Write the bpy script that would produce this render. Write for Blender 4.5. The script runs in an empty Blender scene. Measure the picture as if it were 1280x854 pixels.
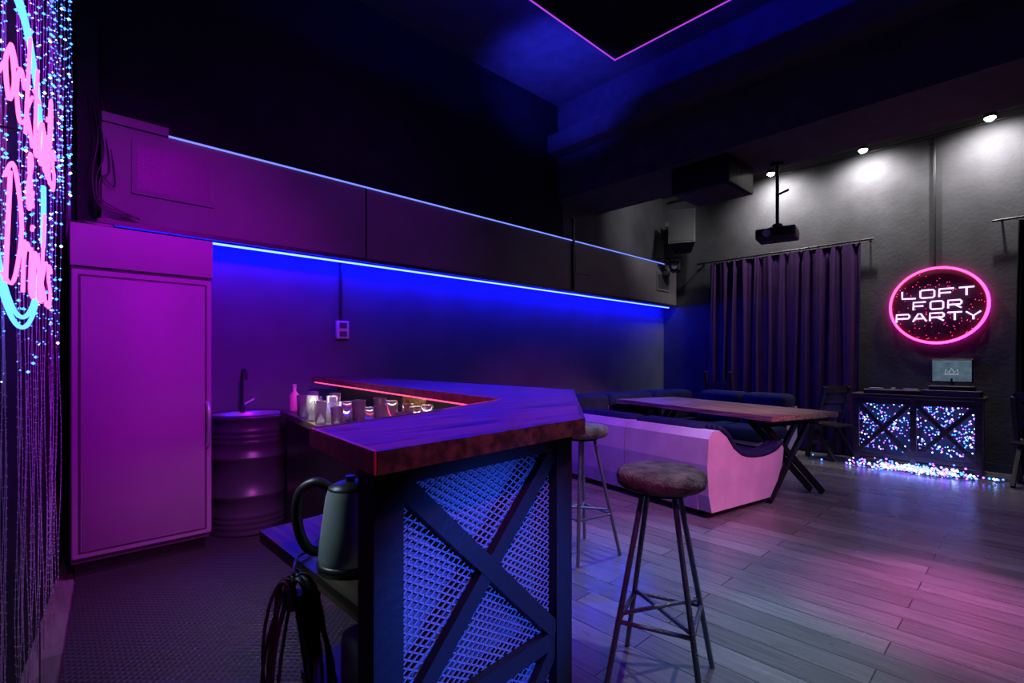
import bpy, bmesh, math, random
from mathutils import Vector, Matrix
random.seed(7)
D = bpy.data
scene = bpy.context.scene
COL = scene.collection

# ------------------------------------------------------------------ materials
def mat(name, col, rough=0.5, metal=0.0, var=0.0, vscale=6.0, bump=0.0, bscale=40.0, spec=0.5, sheen=0.0, trans=0.0):
    m = D.materials.new(name); m.use_nodes = True
    nt = m.node_tree; b = nt.nodes["Principled BSDF"]
    b.inputs["Base Color"].default_value = (*col, 1)
    b.inputs["Roughness"].default_value = rough
    b.inputs["Metallic"].default_value = metal
    b.inputs["Specular IOR Level"].default_value = spec
    if sheen: b.inputs["Sheen Weight"].default_value = sheen
    if trans: b.inputs["Transmission Weight"].default_value = trans
    tc = nt.nodes.new("ShaderNodeTexCoord")
    if var > 0:
        n = nt.nodes.new("ShaderNodeTexNoise"); n.inputs["Scale"].default_value = vscale; n.inputs["Detail"].default_value = 5
        nt.links.new(tc.outputs["Object"], n.inputs["Vector"])
        r = nt.nodes.new("ShaderNodeValToRGB")
        r.color_ramp.elements[0].position = .3; r.color_ramp.elements[1].position = .7
        r.color_ramp.elements[0].color = (*[c*(1-var) for c in col], 1)
        r.color_ramp.elements[1].color = (*[min(1, c*(1+var)) for c in col], 1)
        nt.links.new(n.outputs["Fac"], r.inputs["Fac"]); nt.links.new(r.outputs["Color"], b.inputs["Base Color"])
    if bump > 0:
        n2 = nt.nodes.new("ShaderNodeTexNoise"); n2.inputs["Scale"].default_value = bscale; n2.inputs["Detail"].default_value = 4
        nt.links.new(tc.outputs["Object"], n2.inputs["Vector"])
        bp = nt.nodes.new("ShaderNodeBump"); bp.inputs["Strength"].default_value = bump; bp.inputs["Distance"].default_value = .01
        nt.links.new(n2.outputs["Fac"], bp.inputs["Height"]); nt.links.new(bp.outputs["Normal"], b.inputs["Normal"])
    return m

def emit(name, col, s):
    m = D.materials.new(name); m.use_nodes = True
    nt = m.node_tree; nt.nodes.clear()
    o = nt.nodes.new("ShaderNodeOutputMaterial"); e = nt.nodes.new("ShaderNodeEmission")
    e.inputs[0].default_value = (*col, 1); e.inputs[1].default_value = s
    nt.links.new(e.outputs[0], o.inputs[0]); return m

M_blackwall = mat("black_paint", (.009,.009,.012), .8, var=.3, bump=.2, spec=.2)
M_greywall = mat("charcoal_plaster", (.045,.045,.05), .8, var=.25, vscale=2.5, bump=.35, bscale=25, spec=.3)
M_lowwall = mat("dark_wall_paint", (.085,.09,.12), .75, var=.12, vscale=3, bump=.15, bscale=60, spec=.3)
M_ceil = mat("black_ceiling_paint", (.06,.06,.07), .75, var=.2, bump=.15, spec=.2)
M_panel = mat("bulkhead_panel_paint", (.13,.12,.13), .6, var=.1, vscale=3, spec=.3)
M_black = mat("black_plastic", (.012,.012,.013), .4)
M_blacksteel = mat("black_steel", (.009,.009,.011), .45, metal=.0, bump=.1, spec=.3)
M_steel = mat("brushed_steel", (.65,.66,.68), .3, metal=.7)
M_mesh = mat("expanded_metal", (.20,.20,.25), .45, metal=.3)
M_back = mat("grey_sheet", (.10,.10,.13), .5, var=.15, vscale=4)
M_grey = mat("grey_plastic", (.08,.08,.09), .5)
M_fridge = mat("tinted_fridge_enamel", (.30,.12,.32), .55, var=.06, vscale=3, spec=.3)  # magenta of the light wash is tinted into the base colour
M_gasket = mat("door_gasket", (.04,.02,.04), .6)
M_barrel = mat("barrel_paint", (.07,.065,.09), .32, metal=.4, var=.2)
M_leather = mat("pale_leather", (.60,.47,.54), .55, var=.12, vscale=5, bump=.2, bscale=90)
M_velvet = mat("navy_velvet", (.012,.018,.06), .85, var=.3, vscale=10, bump=.3, spec=.2)
M_curtain = mat("purple_drape", (.040,.014,.066), .85, var=.15, spec=.12)
M_blackdrape = mat("black_drape", (.006,.006,.008), .85, var=.15, spec=.1)
M_seat = mat("worn_suede", (.15,.125,.115), .8, var=.6, vscale=16, bump=1.0, bscale=60)
M_rebar = mat("rebar_steel", (.17,.21,.27), .35, metal=.6, bump=.6, bscale=160)
M_rubber = mat("black_cable", (.02,.02,.02), .35)
M_white = mat("white_plastic", (.6,.6,.6), .4)
M_pinkcap = mat("pink_bottle", (.8,.35,.5), .35)
M_paper = mat("menu_card", (.5,.3,.12), .5, var=.8, vscale=40)
M_orange = mat("red_lit_wood_edge", (.42,.10,.05), .4, var=.4, vscale=20)  # reddish wood edge with the red neon light put into its colour

def wood(name, c1, c2, rough, axis='x', spec=.5):
    m = D.materials.new(name); m.use_nodes = True
    nt = m.node_tree; b = nt.nodes["Principled BSDF"]; b.inputs["Roughness"].default_value = rough
    b.inputs["Specular IOR Level"].default_value = spec
    tc = nt.nodes.new("ShaderNodeTexCoord"); mp = nt.nodes.new("ShaderNodeMapping")
    mp.inputs["Scale"].default_value = (1.5, 22, 22) if axis == 'x' else (22, 1.5, 22)
    n = nt.nodes.new("ShaderNodeTexNoise"); n.inputs["Scale"].default_value = 2; n.inputs["Detail"].default_value = 8
    r = nt.nodes.new("ShaderNodeValToRGB"); r.color_ramp.elements[0].position=.40; r.color_ramp.elements[1].position=.62
    r.color_ramp.elements[0].color = (*c1,1); r.color_ramp.elements[1].color = (*c2,1)
    nt.links.new(tc.outputs["Object"], mp.inputs[0]); nt.links.new(mp.outputs[0], n.inputs["Vector"])
    nt.links.new(n.outputs["Fac"], r.inputs[0]); nt.links.new(r.outputs[0], b.inputs["Base Color"])
    bp = nt.nodes.new("ShaderNodeBump"); bp.inputs["Strength"].default_value=.5; bp.inputs["Distance"].default_value=.004
    nt.links.new(n.outputs["Fac"], bp.inputs["Height"]); nt.links.new(bp.outputs[0], b.inputs["Normal"])
    return m
M_bartop = wood("bar_wood", (.022,.007,.003), (.17,.06,.012), .42, 'x', .25)
M_tabletop = wood("table_wood", (.14,.09,.06), (.40,.28,.20), .36, 'y')
M_darkwood = wood("dark_wood", (.03,.018,.012), (.09,.055,.035), .45, 'y')
M_chair = wood("stained_wood", (.012,.006,.004), (.035,.018,.011), .5, 'y')

def plank_floor():
    m = D.materials.new("laminate_planks"); m.use_nodes = True
    nt = m.node_tree; b = nt.nodes["Principled BSDF"]
    tc = nt.nodes.new("ShaderNodeTexCoord"); mp = nt.nodes.new("ShaderNodeMapping")
    mp.inputs["Rotation"].default_value = (0,0,math.radians(90))
    br = nt.nodes.new("ShaderNodeTexBrick")
    br.inputs["Scale"].default_value = 1; br.inputs["Brick Width"].default_value = 1.25; br.inputs["Row Height"].default_value = .15
    br.inputs["Mortar Size"].default_value = .003; br.inputs["Color1"].default_value = (.13,.12,.12,1)
    br.inputs["Color2"].default_value = (.23,.21,.205,1); br.inputs["Mortar"].default_value = (.02,.02,.02,1)
    br.offset = .37
    mp2 = nt.nodes.new("ShaderNodeMapping"); mp2.inputs["Scale"].default_value = (25,1.6,1)
    n = nt.nodes.new("ShaderNodeTexNoise"); n.inputs["Scale"].default_value = 2; n.inputs["Detail"].default_value = 8
    mx = nt.nodes.new("ShaderNodeMixRGB"); mx.blend_type = 'MULTIPLY'; mx.inputs[0].default_value = .6
    r = nt.nodes.new("ShaderNodeValToRGB"); r.color_ramp.elements[0].color=(.45,.45,.45,1); r.color_ramp.elements[0].position=.38; r.color_ramp.elements[1].position=.62
    L = nt.links.new
    L(tc.outputs["Object"], mp.inputs[0]); L(mp.outputs[0], br.inputs["Vector"])
    L(tc.outputs["Object"], mp2.inputs[0]); L(mp2.outputs[0], n.inputs["Vector"]); L(n.outputs["Fac"], r.inputs[0])
    L(br.outputs["Color"], mx.inputs[1]); L(r.outputs[0], mx.inputs[2]); L(mx.outputs[0], b.inputs["Base Color"])
    n3 = nt.nodes.new("ShaderNodeTexNoise"); n3.inputs["Scale"].default_value = 1.3; n3.inputs["Detail"].default_value=6
    L(tc.outputs["Object"], n3.inputs["Vector"])
    mr = nt.nodes.new("ShaderNodeMapRange"); mr.inputs["To Min"].default_value=.18; mr.inputs["To Max"].default_value=.36
    L(n3.outputs["Fac"], mr.inputs[0]); L(mr.outputs[0], b.inputs["Roughness"])
    bp = nt.nodes.new("ShaderNodeBump"); bp.inputs["Strength"].default_value=.35; bp.inputs["Distance"].default_value=.003; bp.invert = True
    L(br.outputs["Fac"], bp.inputs["Height"]); L(bp.outputs[0], b.inputs["Normal"])
    return m
M_floor = plank_floor()

def rubber_mat():
    m = D.materials.new("diamond_rubber"); m.use_nodes = True
    nt = m.node_tree; b = nt.nodes["Principled BSDF"]; L = nt.links.new
    b.inputs["Base Color"].default_value = (.03,.022,.034,1); b.inputs["Roughness"].default_value = .5
    tc = nt.nodes.new("ShaderNodeTexCoord"); hs = []
    for a in (45, -45):
        mp = nt.nodes.new("ShaderNodeMapping"); mp.inputs["Rotation"].default_value=(0,0,math.radians(a))
        w = nt.nodes.new("ShaderNodeTexWave"); w.inputs["Scale"].default_value = 12; w.bands_direction='X'
        L(tc.outputs["Object"], mp.inputs[0]); L(mp.outputs[0], w.inputs["Vector"]); hs.append(w)
    mu = nt.nodes.new("ShaderNodeMath"); mu.operation='MULTIPLY'
    L(hs[0].outputs["Fac"], mu.inputs[0]); L(hs[1].outputs["Fac"], mu.inputs[1])
    bp = nt.nodes.new("ShaderNodeBump"); bp.inputs["Strength"].default_value=.6; bp.inputs["Distance"].default_value=.008
    L(mu.outputs[0], bp.inputs["Height"]); L(bp.outputs[0], b.inputs["Normal"])
    return m
M_mat = rubber_mat()

def glass():
    m = D.materials.new("clear_glass"); m.use_nodes = True
    b = m.node_tree.nodes["Principled BSDF"]
    b.inputs["Base Color"].default_value=(.95,.97,1,1); b.inputs["Roughness"].default_value=.05
    b.inputs["Transmission Weight"].default_value=.90; b.inputs["IOR"].default_value=1.35
    return m
M_glass = glass()

def screen():
    m = D.materials.new("screen_image"); m.use_nodes = True
    nt = m.node_tree; nt.nodes.clear(); L = nt.links.new
    o = nt.nodes.new("ShaderNodeOutputMaterial"); e = nt.nodes.new("ShaderNodeEmission")
    tc = nt.nodes.new("ShaderNodeTexCoord"); n = nt.nodes.new("ShaderNodeTexNoise"); n.inputs["Scale"].default_value=14
    r = nt.nodes.new("ShaderNodeValToRGB"); r.color_ramp.elements[0].color=(.02,.035,.06,1); r.color_ramp.elements[1].color=(.12,.18,.24,1)
    L(tc.outputs["Object"], n.inputs["Vector"]); L(n.outputs["Fac"], r.inputs[0]); L(r.outputs[0], e.inputs[0]); L(e.outputs[0], o.inputs[0])
    return m
M_screen = screen()

E_blue = emit("led_blue", (.0025,.005,1.0), 200)
E_bluel = emit("led_blue_thin", (.14,.20,1.0), 1.8)
E_cove = emit("cove_blue", (.006,.008,1.0), 90)
E_mag = emit("led_magenta", (.45,.05,.80), 1.1)
E_pink = emit("neon_pink", (1.0,.035,.15), 7)
E_halo = emit("neon_halo_boost", (1.0,.02,.62), 12)  # added glowing rings behind the sign, to strengthen its halo on the wall
E_pink2 = emit("neon_pink_script", (1.0,.06,.26), 6)
E_lilac = emit("neon_lilac", (.75,.45,1.0), 2.6)
E_nblue = emit("neon_blue", (.03,.12,1.0), 8)
E_bead = emit("fairy_blue", (.05,.14,1.0), 7)
E_beadw = emit("fairy_white", (.3,.45,1.0), 10)
E_beadm = emit("fairy_violet", (.30,.08,1.0), 7)
E_cyan = emit("fairy_cyan", (.03,.22,1.0), 6)
E_lamp = emit("lamp_white", (1,.96,.88), 80)
E_white = emit("led_white", (1,.93,.8), 8)
E_red = emit("led_red", (1,.05,.16), 3)
E_screen = emit("screen_logo", (.6,.7,.8), .6)
M_bead = mat("unlit_bead", (.55,.62,.75), .3, metal=.2)

# ------------------------------------------------------------------ mesh builder
class MB:
    def __init__(s): s.bm = bmesh.new(); s.mats = []
    def mi(s, m):
        if m not in s.mats: s.mats.append(m)
        return s.mats.index(m)
    def faces(s, vs, fs, m, smooth=False, M=None):
        i = s.mi(m)
        bv = [s.bm.verts.new((M @ Vector(v)) if M else v) for v in vs]
        for f in fs:
            try:
                fc = s.bm.faces.new([bv[k] for k in f]); fc.material_index = i; fc.smooth = smooth
            except ValueError: pass
    def box(s, x0,x1,y0,y1,z0,z1, m, M=None):
        vs=[(x0,y0,z0),(x1,y0,z0),(x1,y1,z0),(x0,y1,z0),(x0,y0,z1),(x1,y0,z1),(x1,y1,z1),(x0,y1,z1)]
        s.faces(vs,[(3,2,1,0),(4,5,6,7),(0,1,5,4),(1,2,6,5),(2,3,7,6),(3,0,4,7)],m,False,M)
    def rbox(s, x0,x1,y0,y1,z0,z1, m, r=.03, M=None, seg=3):
        b = bmesh.new(); bmesh.ops.create_cube(b, size=1)
        for v in b.verts:
            v.co = Vector(((x0+x1)/2+v.co.x*(x1-x0),(y0+y1)/2+v.co.y*(y1-y0),(z0+z1)/2+v.co.z*(z1-z0)))
        bmesh.ops.bevel(b, geom=b.edges[:]+b.verts[:], offset=r, segments=seg, affect='EDGES', profile=.5)
        b.verts.index_update()
        s.faces([v.co.copy() for v in b.verts],[[v.index for v in f.verts] for f in b.faces],m,True,M); b.free()
    def beam(s, p, q, w, h, m, up=(0,0,1)):
        p=Vector(p); q=Vector(q); d=(q-p).normalized(); up=Vector(up)
        if abs(d.dot(up))>.99: up=Vector((0,1,0))
        a=d.cross(up).normalized()*w/2; b=a.cross(d).normalized()*h/2
        vs=[p-a-b,p+a-b,p+a+b,p-a+b,q-a-b,q+a-b,q+a+b,q-a+b]
        s.faces(vs,[(3,2,1,0),(4,5,6,7),(0,1,5,4),(1,2,6,5),(2,3,7,6),(3,0,4,7)],m)
    def cyl(s,p,q,r1,m,r2=None,seg=12,cap=True):
        r2=r1 if r2 is None else r2
        p=Vector(p); q=Vector(q); d=(q-p).normalized()
        u=d.cross(Vector((0,0,1))) if abs(d.z)<.99 else Vector((1,0,0)); u.normalize(); v=d.cross(u)
        vs=[]
        for c,r in((p,r1),(q,r2)):
            for k in range(seg):
                t=2*math.pi*k/seg; vs.append(c+u*math.cos(t)*r+v*math.sin(t)*r)
        s.faces(vs,[(k,(k+1)%seg,seg+(k+1)%seg,seg+k) for k in range(seg)],m,True)
        if cap:
            s.faces(vs[:seg],[list(range(seg))[::-1]],m); s.faces(vs[seg:],[list(range(seg))],m)
    def lathe(s,prof,m,c=(0,0,0),seg=32,M=None):
        n=len(prof); vs=[]
        for r,z in prof:
            for k in range(seg):
                t=2*math.pi*k/seg; vs.append((c[0]+r*math.cos(t),c[1]+r*math.sin(t),c[2]+z))
        fs=[(i*seg+k,i*seg+(k+1)%seg,(i+1)*seg+(k+1)%seg,(i+1)*seg+k) for i in range(n-1) for k in range(seg)]
        s.faces(vs,fs,m,True,M)
    def prism(s,poly,a0,a1,m,axis='z',M=None):
        def P(u,v,a): return (u,v,a) if axis=='z' else ((u,a,v) if axis=='y' else (a,u,v))
        n=len(poly); vs=[P(u,v,a0) for u,v in poly]+[P(u,v,a1) for u,v in poly]
        fs=[list(range(n))[::-1],[n+k for k in range(n)]]+[(k,(k+1)%n,n+(k+1)%n,n+k) for k in range(n)]
        s.faces(vs,fs,m,False,M)
    def tube(s,pts,r,m,seg=8,sm=0,closed=False):
        pts=[Vector(p) for p in pts]
        if sm:
            out=[]; n=len(pts); rng=n if closed else n-1
            for i in range(rng):
                g=(lambda k: pts[k%n]) if closed else (lambda k: pts[max(0,min(n-1,k))])
                p0,p1,p2,p3=g(i-1),g(i),g(i+1),g(i+2)
                for j in range(sm):
                    t=j/sm
                    out.append(.5*((2*p1)+(-p0+p2)*t+(2*p0-5*p1+4*p2-p3)*t*t+(-p0+3*p1-3*p2+p3)*t**3))
            if not closed: out.append(pts[-1])
            pts=out
        n=len(pts); vs=[]; prev=None
        for i,p in enumerate(pts):
            if closed: d=pts[(i+1)%n]-pts[i-1]
            else: d=pts[min(n-1,i+1)]-pts[max(0,i-1)]
            if d.length<1e-7: d=Vector((0,0,1))
            d.normalize()
            if prev is None:
                u=d.cross(Vector((0,0,1)))
                if u.length<.1: u=d.cross(Vector((1,0,0)))
            else: u=prev-d*prev.dot(d)
            u.normalize(); prev=u; v=d.cross(u)
            for k in range(seg):
                t=2*math.pi*k/seg; vs.append(p+u*math.cos(t)*r+v*math.sin(t)*r)
        rng=n if closed else n-1
        fs=[(i*seg+k,i*seg+(k+1)%seg,((i+1)%n)*seg+(k+1)%seg,((i+1)%n)*seg+k) for i in range(rng) for k in range(seg)]
        if not closed: fs+= [list(range(seg))[::-1],[(n-1)*seg+k for k in range(seg)]]
        s.faces(vs,fs,m,True)
    def bead(s,c,r,m):
        x,y,z=c
        s.faces([(x+r,y,z),(x-r,y,z),(x,y+r,z),(x,y-r,z),(x,y,z+r),(x,y,z-r)],
          [(0,2,4),(2,1,4),(1,3,4),(3,0,4),(2,0,5),(1,2,5),(3,1,5),(0,3,5)],m,True)
    def done(s,name,loc=(0,0,0),rz=0,parent=None,bevel=0):
        me=D.meshes.new(name); 
        bmesh.ops.recalc_face_normals(s.bm, faces=s.bm.faces[:])
        s.bm.to_mesh(me); s.bm.free()
        for m in s.mats: me.materials.append(m)
        o=D.objects.new(name,me); COL.objects.link(o); o.location=loc; o.rotation_euler=(0,0,rz)
        if parent: o.parent=parent
        if bevel:
            b=o.modifiers.new("bevel",'BEVEL'); b.width=bevel; b.segments=2; b.limit_method='ANGLE'
        return o

def simple(name,x0,x1,y0,y1,z0,z1,m,bevel=0):
    b=MB(); cx,cy,cz=(x0+x1)/2,(y0+y1)/2,(z0+z1)/2
    b.box(x0-cx,x1-cx,y0-cy,y1-cy,z0-cz,z1-cz,m); return b.done(name,(cx,cy,cz),bevel=bevel)

# ------------------------------------------------------------------ room shell
XW=8.03; YW=4.55; ZC=4.8
WA=-.37; WB=.11      # entrance wall surface: U = WA + WB*V
b=MB(); b.box(-.9,XW+.2,-3.2,YW+.2,-.1,0,M_floor); b.done("floor")
b=MB(); b.box(-.9,5.3,-3.2,YW+.2,ZC,ZC+.15,M_ceil); b.box(6.0,XW+.2,-3.2,YW+.2,4.15,4.3,M_ceil); b.done("ceiling")
b=MB(); b.box(-.2,XW+.2,YW,YW+.2,0,2.6,M_lowwall); b.box(5.3,XW+.2,YW,YW+.2,2.6,4.4,M_greywall)
b.box(-.2,5.3,YW,YW+.2,2.6,ZC,M_blackwall); b.done("wall_left")
b=MB(); b.box(XW,XW+.2,-3.2,YW,0,4.3,M_greywall); b.done("wall_right")
b=MB(); b.prism([(WA+WB*-3.2,-3.2),(WA+WB*4.55,4.55),(WA+WB*4.55-.2,4.55),(WA+WB*-3.2-.2,-3.2)],0,ZC,M_blackwall); b.done("wall_entrance")
b=MB(); b.box(-.9,XW+.2,-3.4,-3.2,0,ZC,M_blackwall); b.done("wall_back")
b=MB(); b.box(5.19,6.13,-3.2,YW,3.5,ZC,M_ceil); b.box(4.98,5.19,-3.2,YW,4.08,4.32,M_ceil); b.done("ceiling_beam")
b=MB(); b.prism([(-.2,-.6),(.42,-.6),(.42,.84),(1.0,.9),(1.8,1.65),(1.8,4.5),(.2,4.5)],.0,.012,M_mat); b.done("rubber_floor_mat")
simple("baseboard_right",7.995,8.03,-3,YW-.05,0,.1,M_black)
simple("baseboard_left",2.2,7.98,YW-.03,YW,0,.1,M_black)

# bulkhead on left wall
b=MB()
b.box(.30,2.2,4.30,YW,2.24,3.02-.1,M_panel)
b.box(2.215,5.2,4.30,YW,2.24,2.9,M_panel)
b.box(5.215,XW-.02,4.30,YW,2.24,2.9,M_panel)
b.box(.28,XW-.02,4.285,4.32,2.21,2.245,M_black)
b.box(.30,.67,4.28,4.33,2.9,2.96,M_panel)
for (u0,u1,z0,z1,nx,nz) in((.46,.96,2.45,2.82,22,16),(5.25,5.6,2.48,2.78,14,12),(7.35,7.75,2.45,2.75,14,12)):
    b.box(u0,u1,4.286,4.302,z0,z1,M_panel)
    for i in range(nx):
        for j in range(nz):
            x=u0+.03+(u1-u0-.06)*(i+.5)/nx; z=z0+.03+(z1-z0-.06)*(j+.5)/nz; q=(u1-u0-.06)/nx*.32
            b.box(x-q,x+q,4.284,4.288,z-q,z+q,M_black)
b.box(5.19,5.22,4.27,4.3,2.24,3.2,M_blacksteel)
b.done("duct_bulkhead")
b=MB(); b.box(.35,7.95,4.40,4.42,2.2,2.212,E_blue); b.box(.33,7.97,4.39,4.43,2.212,2.24,M_black); b.done("blue_led_strip")
b=MB(); b.box(.67,7.6,4.290,4.302,2.902,2.912,E_bluel); b.done("blue_led_strip")
b=MB(); b.box(.18,.29,4.4,4.54,2.12,3.6,M_blackwall); b.done("wall_pilaster")

# hung ceiling panel with magenta edge + blue cove light
b=MB(); b.box(1.2,4.44,-2.2,3.09,4.5,4.56,M_blackwall)
for x0,x1,y0,y1 in((1.2,4.452,3.088,3.098),(4.440,4.450,-2.2,3.1)):
    b.box(x0,x1,y0,y1,4.492,4.502,E_mag)
b.box(1.4,4.35,3.0,3.02,4.57,4.585,E_cove); b.box(4.33,4.35,-2.0,3.0,4.57,4.585,E_cove)
for p in((1.5,-2),(4.2,-2),(1.5,2.9),(4.2,2.9)): b.cyl((p[0],p[1],4.55),(p[0],p[1],4.8),.01,M_black,seg=6)
b.done("suspended_ceiling_panel")

# conduit + switch on left wall
b=MB(); b.cyl((2.07,4.535,1.65),(2.07,4.535,2.22),.012,M_black); b.rbox(2.02,2.14,4.51,4.549,1.5,1.67,M_white,.008)
b.box(2.045,2.115,4.503,4.512,1.6,1.65,M_grey); b.box(2.045,2.115,4.503,4.512,1.52,1.57,M_grey); b.done("wall_switch")

# ------------------------------------------------------------------ fridge
b=MB(); W=.71
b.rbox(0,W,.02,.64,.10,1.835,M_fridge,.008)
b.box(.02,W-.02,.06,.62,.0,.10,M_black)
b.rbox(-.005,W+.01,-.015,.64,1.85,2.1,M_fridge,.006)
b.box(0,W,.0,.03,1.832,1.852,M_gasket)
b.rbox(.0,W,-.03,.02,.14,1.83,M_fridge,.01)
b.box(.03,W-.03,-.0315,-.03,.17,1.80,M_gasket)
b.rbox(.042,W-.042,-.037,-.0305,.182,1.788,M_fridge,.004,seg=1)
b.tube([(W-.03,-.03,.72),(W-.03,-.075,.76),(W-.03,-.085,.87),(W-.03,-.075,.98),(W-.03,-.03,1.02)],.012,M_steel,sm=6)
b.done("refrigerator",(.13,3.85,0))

# ------------------------------------------------------------------ barrel sink
b=MB(); R=.285
prof=[(0,.02),(R-.02,.02),(R,.0),(R+.005,.015),(R-.004,.03)]
for zz in (.06,.10,.14): prof+=[(R-.004,zz-.012),(R+.003,zz),(R-.004,zz+.012)]
for zz in (.29,.57): prof+=[(R-.004,zz-.03),(R+.016,zz-.008),(R+.016,zz+.008),(R-.004,zz+.03)]
for zz in (.68,.72,.76): prof+=[(R-.004,zz-.012),(R+.003,zz),(R-.004,zz+.012)]
prof+=[(R-.004,.84),(R+.012,.855),(R+.012,.87),(R-.01,.88),(R-.02,.865),(R-.03,.86)]
b.lathe(prof,M_barrel,seg=48)
b.lathe([(R-.02,.868),(.21,.872),(.2,.86),(.17,.75),(.03,.72),(0,.72)],M_steel,seg=40)
b.cyl((.0,.215,.86),(0,.215,.91),.022,M_black)
b.tube([(0,.215,.9),(0,.215,1.13),(-.0,.205,1.19),(0,.16,1.21),(0,.11,1.19),(0,.1,1.13)],.012,M_black,sm=6)
b.cyl((.02,.215,.93),(.09,.205,.97),.007,M_steel)
b.done("barrel_sink",(1.19,4.22,.012))

# ------------------------------------------------------------------ bar counter
top=[(.395,.735),(1.0,.79),(1.96,1.62),(2.08,4.40),(1.74,4.40),(1.27,1.40),(.88,1.23),(.43,1.09)]
b=MB()
b.prism(top,1.115,1.15,M_bartop)
def edge(p,q,m,o=.004):
    p=Vector((*p,1.1325)); q=Vector((*q,1.1325)); b.beam(p,q,.008,.039,m)
edge(top[7],top[0],M_orange); edge(top[0],top[1],M_darkwood); edge(top[1],top[2],M_darkwood); edge(top[5],top[4],M_orange); edge(top[6],top[5],M_orange); edge(top[7],top[6],M_darkwood)
ps=.03
posts=[(.455,.83),(.99,.875),(1.83,1.62),(1.93,3.0),(1.97,4.3)]
for (x,y) in posts[:5]: b.box(x-ps,x+ps,y-ps,y+ps,.0,1.115,M_blacksteel)
P1=Vector((.455,.83,0)); P2=Vector((.99,.875,0)); P3=Vector((1.83,1.62,0)); P4=Vector((1.93,3.0,0)); P5=Vector((1.97,4.3,0))
def rail(p,q,z): b.beam(p+Vector((0,0,z)),q+Vector((0,0,z)),.045,.045,M_blacksteel)
def bay(p,q,zs):
    d=(q-p).normalized(); n=Vector((d.y,-d.x,0))*.012
    for z in zs: rail(p,q,z)
    for z0,z1 in zip(zs[:-1],zs[1:]):
        b.beam(p+d*.03+n+Vector((0,0,z0+.02)),q-d*.03+n+Vector((0,0,z1-.02)),.02,.04,M_blacksteel)
        b.beam(p+d*.03+n*1.2+Vector((0,0,z1-.02)),q-d*.03+n*1.2+Vector((0,0,z0+.02)),.02,.04,M_blacksteel)
zs=[.06,.585,1.09]
bay(P1,P2,zs); bay(P2,P3,zs); bay(P3,P4,zs); bay(P4,P5,zs)
def meshpanel(p,q,z0,z1,cw=.028,ch=.017):
    L=(q-p).length; d=(q-p).normalized(); n=Vector((d.y,-d.x,0)); H=z1-z0
    k=ch/cw; t=.0034
    def seg(x0,y0,x1,y1):
        a=p+d*x0+Vector((0,0,z0+y0)); c=p+d*x1+Vector((0,0,z0+y1)); b.beam(a,c,.003,t,M_mesh)
    c0=-L*k
    v=c0
    while v<H:
        x0=max(0,-v/k); x1=min(L,(H-v)/k)
        if x1>x0+.002: seg(x0,v+k*x0,x1,v+k*x1); seg(L-x0,v+k*x0,L-x1,v+k*x1)
        v+=ch
meshpanel(P1,P2,.06,1.09)
meshpanel(P2,P3,.06,1.09,.05,.034)
def sheet(p,q,off,m,z0=.05,z1=1.10):
    d=(q-p).normalized(); n=Vector((-d.y,d.x,0))*off
    b.beam(p+n+Vector((0,0,(z0+z1)/2)),q+n+Vector((0,0,(z0+z1)/2)),.008,z1-z0,m)
sheet(P1+Vector((.02,0,0)),P2,.05,M_back); sheet(P2,P3,.045,M_back); sheet(P3,P4,.04,M_black); sheet(P4,P5,.04,M_black)
b.prism([(1.30,1.75),(1.80,1.70),(1.88,3.88),(1.30,3.88),(1.12,2.6)],.88,.92,M_darkwood)
b.prism([(1.33,1.85),(1.40,1.85),(1.38,3.8),(1.32,3.8)],.0,.88,M_black)
b.prism([(.495,.90),(1.1,.98),(1.75,1.7),(1.2,1.75),(.495,1.66)],.735,.77,M_darkwood)
b.prism([(.56,.92),(1.1,1.0),(1.7,1.7),(1.2,1.72),(.56,1.5)],.36,.385,M_darkwood)
b.box(.60,.64,1.55,1.59,.012,.735,M_blacksteel)
b.done("bar_counter")
b=MB(); b.beam((1.62,2.0,1.108),(1.84,4.2,1.108),.012,.008,E_white); b.done("white_led_strip")
b=MB(); b.beam((1.33,1.65,1.106),(1.73,4.3,1.106),.008,.006,E_red); b.done("red_led_strip")

def tumbler(x,y,z,h,r,inv):
    b=MB(); t=.002
    prof=[(0,.0),(r*.85,.0),(r,h),(r-t,h),(r*.85-t,.008),(0,.008)]
    if inv: prof=[(p[0],h-p[1]) for p in prof]
    b.lathe(prof,M_glass,seg=20); return b.done("glass_tumbler",(x,y,z))
gl=[(1.36,3.60),(1.30,3.45),(1.39,3.48),(1.25,3.27),(1.34,3.30),(1.22,3.08),(1.31,3.12),(1.20,2.90),(1.29,2.95),(1.21,2.70),(1.30,2.77),(1.25,2.52),(1.34,2.58),(1.29,2.36),(1.38,2.40),(1.33,2.2),(1.43,2.24),(1.42,3.2),(1.39,3.0),(1.39,2.8),(1.37,2.05),(1.46,2.08),(1.48,2.4),(1.43,2.62)]
for i,(x,y) in enumerate(gl): tumbler(x,y,.921,.115+.045*((i*7)%3)/2,.036,i%2==0)
b=MB(); b.lathe([(0,0),(.03,0),(.032,.01),(.032,.12),(.012,.15),(.012,.17),(0,.17)],M_pinkcap); b.cyl((0,0,.17),(0,0,.2),.014,M_white); b.done("soap_bottle",(1.36,3.76,.921))
b=MB(); M=Matrix.Rotation(math.radians(-14),4,'X')
b.box(-.07,.07,-.004,.004,0.0,.17,M_paper,M); b.box(-.075,.075,-.006,.03,-.0,.004,M_black); b.done("menu_stand",(1.62,2.55,.923),math.radians(-30))
b=MB(); b.rbox(-.1,.1,-.06,.06,0,.05,M_black,.01); b.box(-.08,.08,-.04,.04,.05,.055,M_back); b.done("card_terminal",(1.63,2.15,.921),.3)

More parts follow.
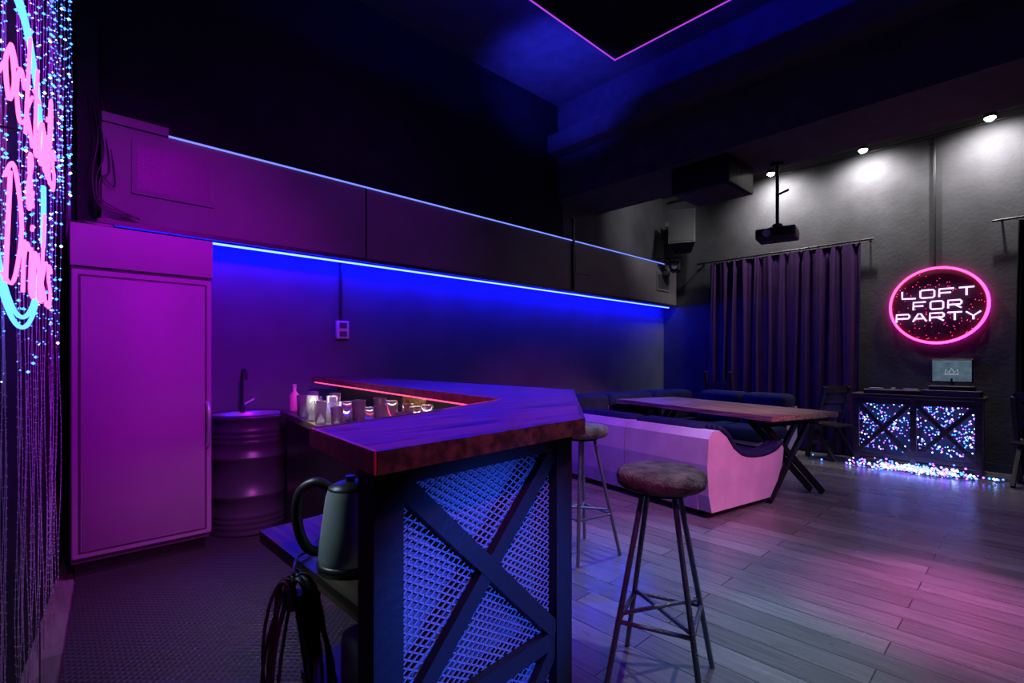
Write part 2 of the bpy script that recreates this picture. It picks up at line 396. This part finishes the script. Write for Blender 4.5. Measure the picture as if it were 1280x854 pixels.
# kettle
b=MB()
b.lathe([(0,0),(.080,0),(.082,.018),(.076,.022)],M_black)
b.lathe([(.076,.022),(.078,.03),(.071,.10),(.060,.18),(.054,.2)],M_steel,seg=40)
b.lathe([(.054,.2),(.053,.207),(.03,.217),(0,.219)],M_black)
b.cyl((0,0,.215),(0,0,.232),.012,M_black)
b.tube([(-.05,.0,.2),(-.09,.0,.215),(-.130,0,.185),(-.135,0,.11),(-.112,0,.05),(-.072,0,.035)],.013,M_black,sm=6,seg=10)
b.prism([(.05,.15),(.085,.195),(.05,.197)],-.015,.015,M_steel,axis='y')
b.done("electric_kettle",(.578,1.212,.771),math.radians(-43))
# hanging coil of cables hooked over the shelf edge
b=MB(); rr=random.Random(21)
cr=Vector((.725,-.688,0))*1.0; fw=Vector((.688,.725,0))
for k in range(9):
    wd=.035+.04*rr.random(); ht=.20+.07*rr.random(); ox=rr.gauss(0,.012); oy=rr.gauss(0,.012); tl=rr.gauss(0,.12)
    c=Vector((.445,1.24,.775-ht))+cr*ox+fw*oy
    pts=[]
    for j in range(14):
        t=2*math.pi*j/14; lx=wd*math.cos(t)*(1.15-.35*math.sin(t)); lz=ht*math.sin(t)
        pts.append(c+cr*(lx*math.cos(tl)-lz*math.sin(tl)*.25)+fw*(.02*math.cos(t*2+k))+Vector((0,0,lz)))
    b.tube(pts,.0042,M_rubber,sm=4,seg=6,closed=True)
b.tube([(.445,1.24,.778),(.49,1.33,.785),(.56,1.38,.776),(.6,1.45,.776),(.68,1.40,.776)],.0042,M_rubber,sm=6,seg=6)
b.cyl((.45,1.235,.70),(.45,1.235,.735),.022,M_rubber,seg=10)
b.done("cable_bundle")
b=MB(); b.rbox(-.1,.1,-.12,.12,0,.17,M_grey,.03); b.tube([(-.06,0,.165),(-.04,0,.2),(.04,0,.2),(.06,0,.165)],.008,M_steel,sm=4); b.rbox(-.101,.0,-.08,.08,.04,.12,M_back,.01); b.done("power_supply_box",(.70,1.22,.386))

# ------------------------------------------------------------------ stools
def stool(x,y,rz):
    b=MB(); H=.86
    b.lathe([(0,H-.075),(.155,H-.075),(.172,H-.062),(.178,H-.035),(.172,H-.012),(.15,H-.001),(0,H+.004)],M_seat,seg=40)
    b.cyl((0,0,H-.095),(0,0,H-.074),.11,M_blacksteel,seg=24)
    def pt(k,z):
        a=math.pi/4+k*math.pi/2; r=.085+(.255-.085)*(1-z/(H-.09)); return Vector((r*math.cos(a),r*math.sin(a),z))
    for k in range(4):
        b.cyl(pt(k,0),pt(k,H-.09),.0105,M_rebar,seg=8)
        for j in range(60):
            z=.02+j*.0125
            if z<H-.11: b.cyl(pt(k,z),pt(k,z+.004),.0125,M_rebar,seg=6)
    for k in range(4): b.cyl(pt(k,.27),pt((k+1)%4,.27),.009,M_rebar,seg=8)
    b.cyl(pt(0,.285),pt(2,.285),.009,M_rebar,seg=8); b.cyl(pt(1,.30),pt(3,.30),.009,M_rebar,seg=8)
    return b.done("bar_stool",(x,y,0),rz)
stool(1.83,1.05,.35); stool(2.66,2.12,-.2)

# ------------------------------------------------------------------ sofa (U-shaped)
def sofa():
    b=MB()
    def profile_seg(y0,y1):
        b.prism([(.03,.06),(.0,.2),(-.02,.45),(.0,.66),(.05,.72),(.16,.72),(.2,.66),(.24,.06)],y0,y1,M_leather,axis='y')
    for y0,y1 in((0.0,.78),(.79,1.57),(1.58,2.4)): profile_seg(y0,y1)
    b.prism([(.04,.06),(.0,.2),(-.02,.45),(.0,.66),(.05,.72),(.14,.72),(.24,.66),(.34,.55),(.46,.48),(.62,.45),(.82,.445),(1.0,.47),(1.10,.52),(1.13,.48),(1.11,.36),(1.03,.20),(.90,.06)],-.12,.0,M_leather,axis='y')
    b.box(.2,.95,0,2.4,.06,.3,M_leather)
    for y0,y1 in((.0,.78),(.79,1.57),(1.58,2.0)): b.rbox(.2,1.02,y0,y1,.28,.47,M_velvet,.05)
    for y0,y1 in((.0,.78),(.79,1.57),(1.58,2.3)): b.rbox(.09,.36,y0+.01,y1,.42,.76,M_velvet,.07)
    pr=[(.16,.735),(.27,.67),(.37,.56),(.48,.495),(.63,.465),(.82,.46),(.99,.485),(1.10,.535)]
    for yy in (-.10,-.05,.0): b.tube([(x,yy,z) for x,z in pr],.028,M_velvet,sm=4,seg=10)
    b.box(.0,3.1,2.15,2.42,.06,.70,M_leather)
    b.box(.2,3.1,1.6,2.2,.06,.3,M_leather)
    for x0,x1 in((.25,1.1),(1.12,1.95),(1.97,2.8)):
        b.rbox(x0,x1,1.5,2.2,.28,.46,M_velvet,.05); b.rbox(x0,x1,2.08,2.44,.42,.86,M_velvet,.08)
    b.box(2.85,3.1,.75,2.42,.06,.70,M_leather)
    b.box(2.3,2.9,.75,2.0,.06,.3,M_leather)
    for y0,y1 in((.75,1.35),(1.37,2.0)):
        b.rbox(2.28,2.95,y0,y1,.28,.46,M_velvet,.05); b.rbox(2.78,3.12,y0,y1,.42,.86,M_velvet,.08)
    for x,y in((.15,.05),(.8,.05),(.15,2.2),(2.95,2.2),(2.95,.85),(2.4,.85)): b.cyl((x,y,0),(x,y,.07),.025,M_black)
    return b.done("sectional_sofa",(3.92,1.93,0),math.radians(-10))
sofa()

# ------------------------------------------------------------------ table
b=MB(); L=2.2; W=.95
for k in range(6):
    w=W/6; b.box(k*w+.002,(k+1)*w-.002,0,L,.755,.8,M_tabletop)
b.box(.05,W-.05,.12,.2,.72,.755,M_darkwood); b.box(.05,W-.05,L-.2,L-.12,.72,.755,M_darkwood)
for yy in(.2,L-.25):
    for dy in (0,.12):
        b.beam((.12,yy+dy,.73),(.86,yy-.1+dy,.0+.02),.035,.05,M_blacksteel); b.beam((.83,yy+dy,.73),(.10,yy-.1+dy,.02),.035,.05,M_blacksteel)
    b.beam((.10,yy+.0,.7),(.86,yy+.0,.7),.05,.05,M_blacksteel)
b.beam((.48,.2,.4),(.48,L-.25,.4),.03,.04,M_blacksteel)
b.done("wooden_table",(4.66,1.60,0),math.radians(-18))

# ------------------------------------------------------------------ curtains
def curtain(name,y0,y1,x,ztop,m,n=260,fold=.11):
    b=MB(); vs=[]; rows=14
    for j in range(rows+1):
        z=ztop*(1-j/rows)+.03*(j/rows)
        for i in range(n+1):
            y=y0+(y1-y0)*i/n; ph=2*math.pi*(y-y0)/fold
            a=.022+.014*j/rows
            dx=a*math.sin(ph+.5*math.sin(y*5+z*.6))+.010*math.sin(ph*2.3+z)
            vs.append((x+dx,y+.015*math.sin(ph*.5+z*1.5),z))
    fs=[(j*(n+1)+i,j*(n+1)+i+1,(j+1)*(n+1)+i+1,(j+1)*(n+1)+i) for j in range(rows) for i in range(n)]
    b.faces(vs,fs,m,True)
    b.cyl((x,y0-.15,ztop+.03),(x,y1+.2,ztop+.03),.014,M_black)
    for yy in(y0-.1,y1+.12): b.beam((x,yy,ztop+.03),(8.03,yy,ztop+.03),.02,.02,M_black)
    k=int((y1-y0)/.12)
    for i in range(k+1):
        yy=y0+(y1-y0)*i/k; b.tube([(x+.022*math.cos(t),yy,ztop+.03+.022*math.sin(t)) for t in [2*math.pi*q/10 for q in range(10)]],.003,M_black,seg=4,closed=True)
    return b.done(name)
curtain("curtain",1.62,3.68,7.92,2.86,M_curtain,fold=.17)
curtain("curtain",-1.6,.15,7.92,2.86,M_blackdrape)

# ------------------------------------------------------------------ neon sign (right wall)
def wallpt(s,t,off=0.0): return Vector((-.05-off,-s,t))
b=MB(); R=.46
ring=[wallpt(R*math.cos(2*math.pi*k/64),R*math.sin(2*math.pi*k/64)) for k in range(64)]
b.tube(ring,.014,E_pink,closed=True,seg=8)
b.tube([(-.014,-R*.965*math.cos(2*math.pi*k/64),R*.965*math.sin(2*math.pi*k/64)) for k in range(64)],.006,E_halo,closed=True,seg=6)
b.tube([(-.020,-R*1.02*math.cos(2*math.pi*k/64),R*1.02*math.sin(2*math.pi*k/64)) for k in range(64)],.006,E_halo,closed=True,seg=6)
M_disc=mat("neon_backing",(.05,.012,.03),.35)
b.faces([(-.022,-R*1.0*math.cos(2*math.pi*k/64),R*1.0*math.sin(2*math.pi*k/64)) for k in range(64)],[list(range(64))],M_disc)
for k in range(8):
    a=k*math.pi/4; b.cyl((-.05,-R*math.cos(a),R*math.sin(a)),(0,-R*math.cos(a),R*math.sin(a)),.006,M_black,seg=6)
GL={'L':[[(0,1),(0,.05),(1,0)]],'O':[[(.1,0),(.9,0),(1,.15),(1,.85),(.9,1),(.1,1),(0,.85),(0,.15),(.1,0)]],
'F':[[(0,0),(0,1),(1,1)],[(0,.5),(.8,.5)]],'T':[[(0,1),(1,1)],[(.5,1),(.5,0)]],
'R':[[(0,0),(0,1),(.9,1),(1,.85),(1,.6),(.9,.45),(0,.45)],[(.5,.45),(1,0)]],
'P':[[(0,0),(0,1),(.9,1),(1,.85),(1,.6),(.9,.45),(0,.45)]],'A':[[(0,0),(.4,1),(.6,1),(1,0)],[(.2,.38),(.8,.38)]],
'Y':[[(0,1),(.5,.45),(1,1)],[(.5,.45),(.5,0)]]}
def line(txt,t0,h,w,gap):
    tot=len(txt)*w+(len(txt)-1)*gap; s=-tot/2
    for ch in txt:
        for st in GL[ch]: b.tube([wallpt(s+x*w,t0+y*h,.005) for x,y in st],.0095,E_lilac,seg=6)
        s+=w+gap
line("LOFT",.10,.095,.135,.045); line("FOR",-.045,.095,.12,.045); line("PARTY",-.19,.095,.13,.035)
rr=random.Random(3)
for k in range(110):
    a=rr.uniform(0,6.28); q=R*math.sqrt(rr.uniform(.05,.9)); s_,t_=q*math.cos(a),q*math.sin(a)
    b.bead((-.026,-s_,t_),.0035,E_pink)
b.done("round_neon_sign",(8.03,.84,1.97))

# ------------------------------------------------------------------ DJ desk
b=MB(); Y0,Y1=.0,1.19
b.box(0,.40,Y0-.03,Y1+.03,.84,.88,M_darkwood)
for y in(Y0+.03,Y1-.03,(Y0+Y1)/2):
    for x in(.04,.36):
        b.box(x-.03,x+.03,y-.03,y+.03,0,.84,M_darkwood)
x=.04
b.box(x-.02,x+.03,Y0,Y1,.76,.83,M_darkwood); b.box(x-.02,x+.03,Y0,Y1,.1,.16,M_darkwood)
ym=(Y0+Y1)/2
for a,c in((Y0+.05,ym-.03),(ym+.03,Y1-.05)):
    b.beam((x-.01,a,.16),(x-.01,c,.77),.03,.05,M_darkwood); b.beam((x-.018,a,.77),(x-.018,c,.16),.03,.05,M_darkwood)
b.box(.36,.38,Y0,Y1,.1,.84,M_grey)
b.done("dj_desk",(7.48,.41,0),bevel=.004)
b=MB(); rr=random.Random(5)
cols=[E_bead,E_bead,E_cyan,E_beadw,E_beadm,E_beadm]
for k in range(520):
    m=rr.choice(cols)
    b.bead((7.555+rr.uniform(0,.12),.45+rr.random()*1.1,.18+rr.random()*.6),.006+.004*rr.random(),m)
for k in range(12):
    y=.5+k*.09; pts=[(7.6+.04*math.sin(q*2+k),y+.03*math.sin(q*1.7+k),.8-.075*q) for q in range(10)]; b.tube(pts,.0025,M_rubber,seg=4)
for k in range(460):
    m=rr.choice(cols+[E_beadw]); a=rr.gauss(0,.26)
    b.bead((7.34+rr.gauss(0,.08),.98+a,.012+abs(rr.gauss(0,.03))),.008+.006*rr.random(),m)
for k in range(9):
    b.tube([(7.34+rr.gauss(0,.07),1.0+rr.gauss(0,.3),.008+.01*rr.random()) for _ in range(8)],.0025,M_rubber,seg=4,sm=4)
b.done("fairy_lights")
b=MB(); b.rbox(-.14,.14,-.28,.28,0,.055,M_black,.01)
for s_ in(-.17,.17): b.cyl((0,s_,.055),(0,s_,.068),.075,M_steel,seg=28)
for k in range(5): b.cyl((-.08+.04*k,0,.055),(-.08+.04*k,0,.075),.01,M_white,seg=8)
b.done("dj_controller",(7.66,1.22,.881))
b=MB(); b.rbox(-.15,.12,-.26,.26,0,.07,M_black,.01); b.box(-.155,-.149,-.24,.24,.01,.06,M_grey); b.rbox(-.12,.10,-.2,.2,.07,.12,M_black,.01); b.done("audio_mixer",(7.65,.67,.881))
b=MB(); b.rbox(.0,.03,-.19,.19,.15,.43,M_black,.008); b.box(-.002,.001,-.175,.175,.165,.415,M_screen)
b.tube([(-.004,.06,.25),(-.004,.05,.31),(-.004,.025,.27),(-.004,0,.32),(-.004,-.025,.27),(-.004,-.05,.31),(-.004,-.06,.25)],.004,E_screen,seg=4,closed=True)
b.cyl((.015,0,.01),(.015,0,.2),.02,M_black); b.rbox(-.03,.06,-.11,.11,0,.012,M_black,.005); b.done("monitor",(7.82,.69,.881))

# ------------------------------------------------------------------ wooden chairs
def chair(x,y,rz,h=1.0):
    b=MB()
    for s_ in(-.19,.19):
        b.beam((.18,s_,0.01),(-.1,s_,h),.04,.05,M_chair); b.beam((-.22,s_*.9,0.01),(.12,s_*.9,.46),.035,.045,M_chair)
    for k in range(5): b.beam((-.2+.09*k,-.19,.45),(-.2+.09*k,.19,.45),.075,.02,M_chair)
    for z in(.65,.78,.92):
        xx=.18-.28*z/h; b.beam((xx,-.19,z),(xx,.19,z),.02,.09,M_chair)
    b.beam((.13,-.17,.2),(.13,.17,.2),.02,.04,M_chair)
    return b.done("folding_chair",(x,y,0),rz)
chair(7.6,1.88,math.radians(60),.95); chair(7.6,3.35,math.radians(0),1.12); chair(7.35,-.04,math.radians(-10),.92)

# ------------------------------------------------------------------ ceiling equipment
def downlight(y):
    b=MB(); b.cyl((0,0,.0),(0,0,.16),.055,M_black,seg=20); b.lathe([(0,-.035),(.025,-.03),(.045,-.01),(.048,.001)],E_lamp,seg=20); b.done("ceiling_downlight",(7.66,y,3.99))
    l=D.lights.new("spot",'SPOT'); l.energy=150; l.color=(1,.95,.95); l.spot_size=math.radians(150); l.spot_blend=.9; l.shadow_soft_size=.04
    o=D.objects.new("downlight_lamp",l); COL.objects.link(o); o.location=(7.66,y,3.93); o.rotation_euler=(0,math.radians(-40),0)
for V in(2.64,1.53,.355): downlight(V)
b=MB(); b.cyl((7.95,-2.5,4.05),(7.95,4.4,4.05),.015,M_black,seg=8); b.cyl((8.01,.864,4.05),(8.01,.864,2.45),.014,M_black,seg=8)
for y in(0,.9,2,3.2): b.cyl((7.95,y,4.05),(8.025,y,4.05),.01,M_black,seg=6)
b.done("electrical_conduit")
b=MB(); b.rbox(-.33,.33,-.33,.33,0,.3,M_blacksteel,.01)
b.box(-.27,.27,-.27,.27,-.008,.0,M_grey)
for k in range(12): b.box(-.25,.25,-.25+k*.043,-.25+k*.043+.02,-.014,-.006,M_black)
b.done("air_conditioning_unit",(5.62,2.57,3.2))
b=MB(); b.rbox(-.16,.16,-.2,.2,-.06,.06,M_black,.02); b.cyl((-.16,.08,0),(-.19,.08,0),.04,M_steel,seg=20)
b.cyl((0,0,.06),(0,0,.12),.05,M_black); b.cyl((0,0,.1),(0,0,.8),.018,M_blacksteel); b.cyl((0,0,.77),(0,0,.8),.07,M_blacksteel)
for a in range(4): b.beam((0,0,.12),(.11*math.cos(a*1.57+.78),.15*math.sin(a*1.57+.78),.06),.015,.008,M_black)
b.cyl((0,.0,.45),(-.06,-.12,.47),.012,M_black)
b.done("projector",(6.0,2.0,2.7),math.radians(10))
b=MB(); M=Matrix.Rotation(math.radians(18),4,'Y')
b.prism([(-.18,-.2),(-.18,.2),(.16,.13),(.16,-.13)],-.3,.3,M_black,axis='z',M=M)
b.box(-.19,-.182,-.18,.18,-.28,.28,M_blacksteel,M); b.beam((.1,0,.1),(.45,.1,.25),.04,.04,M_black); b.beam((.45,-.1,.25),(.45,.3,.25),.03,.1,M_black); b.done("loudspeaker",(7.5,3.92,3.36),math.radians(25))
b=MB(); b.rbox(-.1,.1,-.08,.08,-.08,.08,M_black,.02); b.cyl((-.1,0,0),(-.14,0,-.01),.06,M_black); b.cyl((-.141,0,-.01),(-.143,0,-.01),.045,M_back); b.beam((0,-.1,0),(0,-.1,.16),.02,.02,M_black); b.beam((0,.1,0),(0,.1,.16),.02,.02,M_black); b.beam((0,-.1,.16),(0,.42,.16),.02,.02,M_black); b.rbox(-.06,.06,.1,.2,-.14,-.06,M_black,.01); b.done("stage_spotlight",(7.62,4.1,2.83),math.radians(20))

# ------------------------------------------------------------------ script neon sign on entrance wall
dirv=Vector((WB,1,0)).normalized(); nrm=Vector((dirv.y,-dirv.x,0))
def wp(V,z,off): return Vector((WA+WB*V,V,z))+nrm*off
def sp(s,t,off=.0): return dirv*s+Vector((0,0,t))+nrm*off
b=MB(); R=.475
for a0,a1 in((18,165),(-20,8),(-165,-35)):
    for rad in(R,R-.03):
        b.tube([sp(rad*math.cos(math.radians(a0+(a1-a0)*k/24)),rad*math.sin(math.radians(a0+(a1-a0)*k/24))) for k in range(25)],.006,E_nblue,seg=8)
SL={'C':([[(.65,.8),(.4,1.05),(.05,.6),(.15,.08),(.45,0),(.7,.2)]],.72),
'o':([[(.25,.5),(.05,.25),(.22,0),(.42,.25),(.25,.5),(.5,.42)]],.5),
'c':([[(.42,.4),(.2,.5),(.03,.25),(.2,0),(.48,.12)]],.46),
'k':([[(.05,0),(.12,.5),(.2,1.05)],[(.4,.52),(.1,.25),(.25,.15),(.45,0)]],.46),
't':([[(.22,.95),(.15,.1),(.28,0),(.4,.1)],[(.0,.62),(.42,.66)]],.38),
'a':([[(.4,.45),(.2,.5),(.03,.22),(.18,0),(.36,.25),(.42,.48),(.38,.08),(.52,.02)]],.5),
'i':([[(.1,.5),(.08,.08),(.22,0)],[(.12,.68),(.14,.74)]],.24),
'l':([[(.03,.1),(.26,.8),(.18,1.08),(.08,.8),(.1,.08),(.26,0)]],.28),
's':([[(.36,.45),(.18,.52),(.12,.36),(.3,.2),(.22,.0),(.0,.06)]],.42),
'D':([[(.2,.95),(.12,.0)],[(.0,.85),(.35,1.05),(.75,.6),(.45,.05),(.0,.05)]],.8),
'r':([[(.08,.5),(.08,0)],[(.08,.3),(.22,.5),(.36,.45)]],.38),
'n':([[(.06,.5),(.06,0)],[(.06,.3),(.22,.5),(.35,.35),(.34,.05),(.48,.02)]],.48),
'&':([[(.6,.1),(.2,.7),(.25,1),(.45,.85),(.1,.4),(.1,.1),(.3,0),(.6,.4)]],.6)}
def script(txt,s0,t0,h,track=1.0):
    s=s0
    for ch in txt:
        strokes,w=SL[ch]
        for st in strokes:
            b.tube([sp(s+(x+.12*y)*h*track,t0+y*h,.015) for x,y in st],.0045,E_pink2,seg=6,sm=5)
        s+=w*h*track
script("Cocktails",-.56,.08,.30,1.0); script("&",-.02,-.12,.17); script("Drinks",-.36,-.38,.30,1.05)
for s_ in(-.4,.0,.4):
    b.cyl(sp(s_,.1,0),sp(s_,.1,-.095),.004,M_black,seg=5)
b.done("cocktails_neon_sign",wp(2.05,1.87,.105))

# string light curtain
b=MB(); rr=random.Random(11)
V=.9
while V<4.3:
    off=.02+rr.uniform(0,.03); ph=rr.uniform(0,6); zb=2.2 if V>3.72 else .03
    def q(z): return wp(V+.012*math.sin(z*3+ph),z,off+.006*math.sin(z*5+ph))
    n=14; b.tube([q(zb+(4.3-zb)*k/n) for k in range(n+1)],.001,M_bead,seg=3)
    z=zb+.05+rr.random()*.06
    while z<4.3:
        p=q(z); sc=.55+.25*V
        if z>1.2+.4*rr.random():
            if rr.random()<.85:
                u=rr.random(); m=E_bead if u<.55 else (E_cyan if u<.85 else E_beadw)
                b.bead(p,(.0026 if rr.random()<.75 else .0055)*sc,m)
        else: b.bead(p,.0026*sc,M_bead)
        z+=.06 if z>1.3 else .035
    V+=.05
b.done("fairy_light_curtain")
b=MB()
for k in range(4):
    b.tube([(.24+.02*k,4.36,3.1),(.28+.03*k,4.27,2.8-.1*k),(.25+.02*k,4.27,2.5),(.3,4.26,2.3+.02*k),(.5,4.26,2.27)],.004,M_black,seg=5,sm=6)
b.rbox(.2,.36,4.2,4.28,2.13,2.2,M_black,.01)
b.done("hanging_cables")

# ------------------------------------------------------------------ lights
def area(name,loc,tgt,size,power,col,spread=180,sy=None):
    l=D.lights.new(name,'AREA'); l.energy=power; l.color=col; l.size=size; l.spread=math.radians(spread)
    if sy: l.shape='RECTANGLE'; l.size_y=sy
    o=D.objects.new(name,l); COL.objects.link(o); o.location=loc
    o.rotation_euler=(Vector(tgt)-Vector(loc)).to_track_quat('-Z','Y').to_euler(); return o
def spot(name,loc,tgt,power,col,ang,blend=.5,r=.05):
    l=D.lights.new(name,'SPOT'); l.energy=power; l.color=col; l.spot_size=math.radians(ang); l.spot_blend=blend; l.shadow_soft_size=r
    o=D.objects.new(name,l); COL.objects.link(o); o.location=loc
    o.rotation_euler=(Vector(tgt)-Vector(loc)).to_track_quat('-Z','Y').to_euler(); return o
spot("magenta_wash_lamp",(.9,1.0,3.7),(.42,3.95,1.55),540,(.58,.0,.88),62,.9,.2)
spot("violet_bulkhead_lamp",(2.6,.8,4.0),(1.9,4.3,2.6),150,(.36,.02,.90),60,1,.2)
spot("pink_sofa_lamp",(2.6,-1.2,3.2),(4.2,2.7,.4),560,(1.0,.12,.62),40,.8)
spot("lilac_floor_fill",(2.7,-.3,4.4),(2.7,.9,0),330,(.74,.66,1.0),78,.9)  # added fill that brightens the near floor, no fixture there
spot("violet_floor_lamp",(4.6,-2.2,4.2),(5.4,.3,0),240,(.50,.30,1.0),50,.9)
spot("neon_reflection_fill",(4.7,-.5,4.2),(3.5,.35,0),1300,(1.0,.22,.8),21,1)  # added spot standing in for the neon sign's reflection on the floor
spot("blue_floor_lamp",(4.9,2.2,4.0),(2.9,1.5,0),700,(.3,.45,1.0),32,1)
spot("green_floor_lamp",(4.9,1.2,4.0),(2.5,.8,0),260,(.4,1.0,.7),16,1)
spot("table_fill",(4.9,-.3,3.4),(5.4,2.6,.8),400,(1.0,.82,.85),34,.8)  # added fill to lighten the table top, not an actual lamp
spot("curtain_fill",(5.3,1.0,3.3),(7.9,2.7,1.9),28,(.5,.15,1.0),46,.9)  # added violet fill on the drape
spot("blue_bar_fill",(1.15,-.9,.90),(.74,.85,.72),430,(.03,.11,1.0),26,.7)  # added low fill that turns the bar mesh blue, below the top
spot("purple_bar_lamp",(.3,-.5,2.9),(1.0,1.6,1.15),200,(.95,.08,.7),50,.9)
spot("blue_ceiling_fill",(3.7,3.5,3.7),(4.5,3.9,4.8),300,(.03,.03,1.0),90,1,.1)  # added uplight for the blue glow on the ceiling, without a fixture
spot("corner_fill",(6.5,3.0,4.0),(7.3,4.5,3.4),90,(.95,.95,1.0),80,.9)  # added fill to lift the wall around the loudspeaker
spot("bead_strand_fill",(1.2,.8,2.6),(-.1,2.2,.9),25,(.35,.45,1.0),50,.9)  # added bluish fill so the lower bead strands show up
spot("kettle_fill",(-.05,1.75,1.7),(.56,1.2,.85),40,(.6,.95,1.0),18,.7,.09)  # added fill giving the kettle's steel a highlight
area("work_light",(1.66,3.0,1.09),(1.60,3.0,.5),.05,9,(1,.93,.82),130,sy=1.8)

w=D.worlds.new("night"); scene.world=w; w.use_nodes=True
w.node_tree.nodes["Background"].inputs[0].default_value=(.25,.15,.6,1); w.node_tree.nodes["Background"].inputs[1].default_value=.012

cam=D.cameras.new("camera"); co=D.objects.new("camera",cam); COL.objects.link(co)
co.location=(0,0,1.3); co.rotation_euler=(math.radians(90),0,math.radians(-43.5))
cam.sensor_width=36; cam.lens=36*622/1280; cam.shift_y=23/1280; cam.clip_start=.03
scene.camera=co
scene.view_settings.view_transform='Standard'
